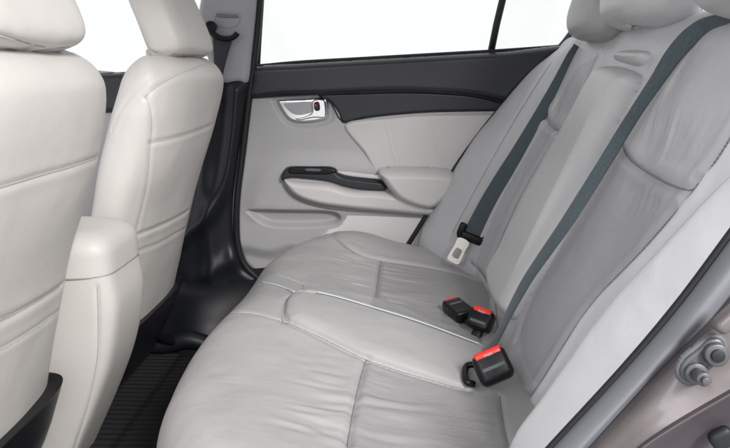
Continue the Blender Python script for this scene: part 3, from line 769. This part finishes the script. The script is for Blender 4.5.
# tongue: black plastic grip + steel loop
e0 = (pa[-1]+pb[-1])/2; wv = pb[-1]-pa[-1]; wv /= np.linalg.norm(wv); dv = (pa[-1]+pb[-1]-pa[-12]-pb[-12]); dv -= wv*(dv@wv); dv /= np.linalg.norm(dv); nv = np.cross(wv, dv)
if nv@e0 > 0: nv = -nv
v, f = rbox(e0+dv*.004+nv*.004, [wv, dv, nv], (.080, .024, .016), .006); g = obj('tongue_grip', v, f, 'black', b2)
v, f = rbox(e0-dv*.010-wv*.033+nv*.005, [wv, dv, nv], (.020, .038, .016), .006); obj('grip_ear', v, f, 'black', g)
v, f = rbox(e0-dv*.002+wv*.034+nv*.004, [wv, dv, nv], (.016, .030, .014), .006); obj('grip_ear', v, f, 'black', g)
def plate(name, outline, hole, o, u, w, n, th, mat, parent):
    """flat plate with a hole"""
    N_ = 64
    oo = resample(np.vstack([outline, outline[:1]]), N_+1)[:-1]; hh = resample(np.vstack([hole, hole[:1]]), N_+1)[:-1]
    V = []
    for s_ in (.5, -.5):
        for L_ in (oo, hh):
            for a, b_ in L_: V.append(np.array(o)+np.array(u)*a+np.array(w)*b_+np.array(n)*th*s_)
    Fc = []
    for k in range(N_):
        j = (k+1) % N_
        Fc += [(k, j, N_+j, N_+k), (2*N_+k, 3*N_+k, 3*N_+j, 2*N_+j), (k, 2*N_+k, 2*N_+j, j), (N_+k, N_+j, 3*N_+j, 3*N_+k)]
    return obj(name, V, Fc, mat, parent, smooth=False)
ol = catmull([(-.012, 0), (-.013, .018), (-.0145, .040), (-.010, .046), (.010, .046), (.0145, .040), (.013, .018), (.012, 0)], n=5, closed=True)
hl = catmull([(-.007, .020), (-.008, .034), (-.004, .037), (.004, .037), (.008, .034), (.007, .020), (.0, .018)], n=5, closed=True)
tw = (wv*-.05+dv); tw /= np.linalg.norm(tw); ta = np.cross(nv, tw); 
def on_ray(u, v, d): r_ = ray(u, v); return r_/np.linalg.norm(r_)*d
D0 = np.linalg.norm(e0); q0 = on_ray(464, 240, D0-.022); q1 = on_ray(452.5, 262, D0-.022)
tdir = q1-q0; tlen = np.linalg.norm(tdir); tdir /= tlen; tn_ = -q0/D0; tn_ -= tdir*(tn_@tdir); tn_ /= np.linalg.norm(tn_); ta = np.cross(tn_, tdir)
plate('tongue_plate', ol*[1.25, tlen/.046], hl*[1.25, tlen/.046], q0, ta, tdir, tn_, .003, 'tongue', b2)

# front belt on the pillar
b3 = thing('seat_belt', 'slate belt hanging from its loop on the pillar beside the far front seat', 'seat belt', (-.55, 1.88, .1))
pa = np.array([Y(u, w, 1.885) for u, w in catmull([(212, 30), (213, 42), (214, 60), (213, 80), (204, 112)], n=10)])
pb = np.array([Y(u, w, 1.885) for u, w in catmull([(232, 42), (228, 54), (224, 70), (220, 88), (212, 114)], n=10)])
ribbon('webbing', pa, pb, 'web_dark', b3)
v, f = tube([Y(u, w, 1.875) for u, w in catmull([(208, 23), (209.5, 30), (214, 35), (222, 38.5), (231, 38.5), (236, 35), (237.5, 33)], 3)], [.006, .009, .010, .0095, .0095, .011, .008][0:1]*1 if False else .0078, 14); obj('belt_loop', v, f, 'black', b3)
v, f = cyl(Y(211, 27, 1.880), (0, -1, 0), .016, .02); obj('loop_pivot', v, f, 'black', b3)

# buckles
def buckle(label, p_mouth, p_base, w, th, tilt_n, group='seat belt buckles', text=False, stalk=True):
    m0 = np.array(p_mouth); b0 = np.array(p_base); ax = m0-b0; L_ = np.linalg.norm(ax); ax /= L_
    n = np.array(tilt_n, float); n -= ax*(n@ax); n /= np.linalg.norm(n); s_ = np.cross(ax, n)
    root = thing('belt_buckle', label, 'buckle', tuple(b0), group)
    c = (m0+b0)/2
    v, f = rbox(c, [s_, ax, n], (w, L_, th), th*.28, 4); h = obj('housing', v, f, 'black', root)
    v, f = rbox(m0-ax*.006+n*th*.10, [s_, ax, n], (w*.80, .014, th*.80), .004, 3); r_ = obj('release_button', v, f, 'red', root)
    v, f = rbox(m0+ax*.0025-n*th*.22, [s_, ax, n], (w*.60, .004, th*.14), .001, 2); obj('slot', v, f, 'rubber', root)
    v, f = rbox(m0-ax*.030+n*th*.50, [s_, ax, n], (w*.66, .006, .0015), .0006, 2); obj('ridge', v, f, 'rubber_grey', root)
    if stalk: v, f = rbox(b0-ax*.002-n*th*.25, [s_, ax, n], (w*.42, .03, th*.35), .004, 3); obj('stalk', v, f, 'black', root)
    if text:
        cu = bpy.data.curves.new('lettering', 'FONT'); cu.body = 'PRESS'; cu.size = .0062; cu.extrude = .0002; cu.align_x = 'CENTER'; cu.align_y = 'CENTER'
        to = bpy.data.objects.new('tmp', cu); me = bpy.data.meshes.new_from_object(to); bpy.data.objects.remove(to)
        cc = m0-ax*.0085+n*(th*.10+th*.40+.0006); sgn = 1 if (s_@RT) > 0 else -1
        V = [cc+s_*sgn*v_.co.x+ax*v_.co.y*1.0+n*v_.co.z for v_ in me.vertices]; obj('lettering', V, [tuple(p.vertices) for p in me.polygons], 'thread', r_, smooth=False)
    return root
buckle('black belt buckle lying flat, thin red end facing the seat front', Z(450.5, 303.5, -.518), Z(467, 317, -.520), .046, .028, (-.1, -.1, 1))
buckle('black belt buckle upright in the crease, between the flat one and the belted one', Z(485, 310.5, -.490), Z(477, 330, -.525), .052, .032, (-.2, -.5, .9), text=True)
buckle('black belt buckle fastened to the diagonal belt, large red button', Z(486, 352, -.475), Z(500, 382, -.515), .060, .040, (-.35, -.25, .9), text=True, stalk=False)
lp = thing('buckle_loop', 'small black plastic loop left of the lowest buckle', 'loop', tuple(Z(466, 372, -.52)))
v, f = tube(catmull([Z(474, 384, -.53), Z(467, 382, -.525), Z(465, 374, -.52), Z(467, 366, -.515), Z(475, 364, -.51)], n=6), .006, 10); obj('loop', v, f, 'black', lp)

# ================================================================== NEAR SIDE BODY (door opening, striker)
body = thing('car_body', 'taupe painted body edge at the open near rear door', 'car body', (.3, .5, -.4))
bpl = Plane((.22, .545, -.28), (-.30, -.90, .10), (.66, 0, .75))
def bp3(u, v, y): return Y(u, v, y)
# body skin: extruded strip from seal outwards to the camera
def band(name, rows, mat, parent, n=60):
    """rows: list of (pixel polyline, y) from inner to outer; lofted"""
    R_ = [resample(np.array([Y(u, w, yy) for u, w in catmull(pl, n=8)]), n) for pl, yy in rows]
    R_ = np.array(R_)                       # rows,n,3
    out = np.array([catmull(R_[:, i], n=6) for i in range(n)])
    S = Surf(out)
    if S.N[n//2, out.shape[1]//2, 1] > 0: S.sign = -1
    return S.build(name, mat, parent)
band('door_flange', [([(528, 470), (548, 448), (621, 369), (676, 304), (727, 236), (760, 190)], .590),
                     ([(537, 470), (556, 448), (629, 369), (684, 305), (733, 240), (766, 196)], .565),
                     ([(560, 470), (578, 448), (648, 372), (700, 311), (747, 250), (780, 206)], .545),
                     ([(570, 470), (588, 448), (658, 371), (712, 318), (757, 262), (792, 215)], .548)], 'flange', body)
v, f = tube([Y(u, w, .575) for u, w in catmull([(530, 472), (551, 448), (624, 369), (679, 304), (730, 236), (765, 188)], 8)], .0045, 12); obj('door_seal', v, f, 'rubber', body)
v, f = tube([Y(u, w, .572) for u, w in catmull([(536, 474), (558, 448), (631, 369), (686, 305), (737, 238), (770, 192)], 8)], .0035, 12); obj('seal_lip', v, f, 'rubber_grey', body)
band('quarter_panel', [([(568, 470), (587, 448), (657, 371), (711, 318), (756, 262), (792, 215)], .550),
                       ([(580, 470), (600, 448), (668, 380), (722, 326), (768, 270), (800, 225)], .532),
                       ([(605, 470), (620, 448), (668, 408), (725, 372), (790, 330), (830, 290)], .520),
                       ([(622, 470), (634, 450), (670, 424), (730, 389), (800, 350), (840, 320)], .512)], 'paint', body)
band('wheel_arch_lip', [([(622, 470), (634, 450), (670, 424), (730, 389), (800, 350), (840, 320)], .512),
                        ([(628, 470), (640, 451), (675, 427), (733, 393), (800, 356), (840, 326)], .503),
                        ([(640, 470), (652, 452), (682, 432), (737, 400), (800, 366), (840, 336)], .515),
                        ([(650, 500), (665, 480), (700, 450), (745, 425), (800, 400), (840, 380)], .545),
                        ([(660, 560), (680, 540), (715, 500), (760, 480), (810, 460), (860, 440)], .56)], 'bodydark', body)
# striker: stadium plate, pin and round bolt head
sp = Plane(Y(700, 360, .522), (-.12, -.97, .20), (.66, 0, .75))
relief('striker_plate', sp, [(680, 377), (677, 368), (683, 357), (697, 346), (708, 336), (720, 337), (725, 346), (721, 357), (707, 366), (700, 378), (690, 383)], .006, .004, 'striker', body, res=.001, power=.5)
relief('striker_gasket', Plane(sp.o-sp.n*.001, sp.n, sp.u), [(677, 379), (674, 368), (681, 355), (695, 343), (707, 333), (721, 334), (728, 345), (724, 359), (709, 369), (702, 381), (690, 386)], .004, .003, 'rubber_grey', body, res=.001)
c1 = onp(712, 352, sp.o, sp.n); c2 = onp(693, 371, sp.o, sp.n)
v, f = cyl(c1+sp.n*.008, sp.n, .0100, .010, 36); obj('bolt_head', v, f, 'striker', body)
v, f = cyl(c1+sp.n*.0135, sp.n, .0055, .004, 24); obj('bolt_socket', v, f, 'rubber', body)
v, f = merge(cyl(c2+sp.n*.006, sp.n, .0095, .010, 36), cyl(c2+sp.n*.018, sp.n, .0060, .020, 28)); obj('striker_pin', v, f, 'striker', body)
v, f = cyl(c2+sp.n*.030, sp.n, .0032, .006, 20); obj('pin_tip', v, f, 'striker', body)
# dark latch detail in the arch and pale fold at the right edge
v, f = rbox(Y(722, 438, .525), [(.8, 0, .6), (0, 1, 0), (-.6, 0, .8)], (.022, .012, .020), .006, 4); obj('grommet', v, f, 'rubber', body)
v, f = rbox(Y(729, 318, .515), [(.66, 0, .75), (0, 1, 0), (-.75, 0, .66)], (.030, .018, .014), .0065, 4); obj('body_boss', v, f, 'paint', body)

# unseen roof headliner, added and sized to block overhead light
v, f = rbox((-.35, 1.17, .52), np.eye(3), (2.7, 1.36, .03), .012); rf = obj('roof_light_blocker', v, f, 'headliner'); structure(rf)

# ================================================================== LIGHT, CAMERA
for o in list(C.objects):
    if o.parent is None: o.location.z += LIFT
w = bpy.data.worlds.new('World'); bpy.context.scene.world = w; w.use_nodes = True
w.node_tree.nodes['Background'].inputs[0].default_value = (1, 1, 1, 1); w.node_tree.nodes['Background'].inputs[1].default_value = 1.05
def area(name, loc, target, size, power, col=(1, 1, 1)):
    l = bpy.data.lights.new(name, 'AREA'); l.shape = 'DISK'; l.size = size; l.energy = power; l.color = col
    o = bpy.data.objects.new(name, l); C.objects.link(o); o.location = Vector(loc)+Vector((0, 0, LIFT))
    d = (Vector(target)-Vector(loc)); o.rotation_euler = d.to_track_quat('-Z', 'Y').to_euler(); return o
area('key_lamp', (1.1, -1.0, 1.25), (-.2, 1.2, -.4), .7, 105, (1, .985, .96))
area('fill_lamp', (-1.0, -1.1, 1.0), (.4, 1.0, -.2), .8, 13, (.96, .98, 1))
cam = bpy.data.cameras.new('camera'); co = bpy.data.objects.new('camera', cam); C.objects.link(co)
cam.sensor_width = 36; cam.lens = 36*F/730; cam.clip_start = .02; cam.clip_end = 200
co.matrix_world = Matrix((( RT[0], UP[0], -FW[0], 0), (RT[1], UP[1], -FW[1], 0), (RT[2], UP[2], -FW[2], LIFT), (0, 0, 0, 1)))
bpy.context.scene.camera = co
sc = bpy.context.scene
sc.view_settings.view_transform = 'Standard'; sc.view_settings.look = 'None'; sc.view_settings.exposure = 0
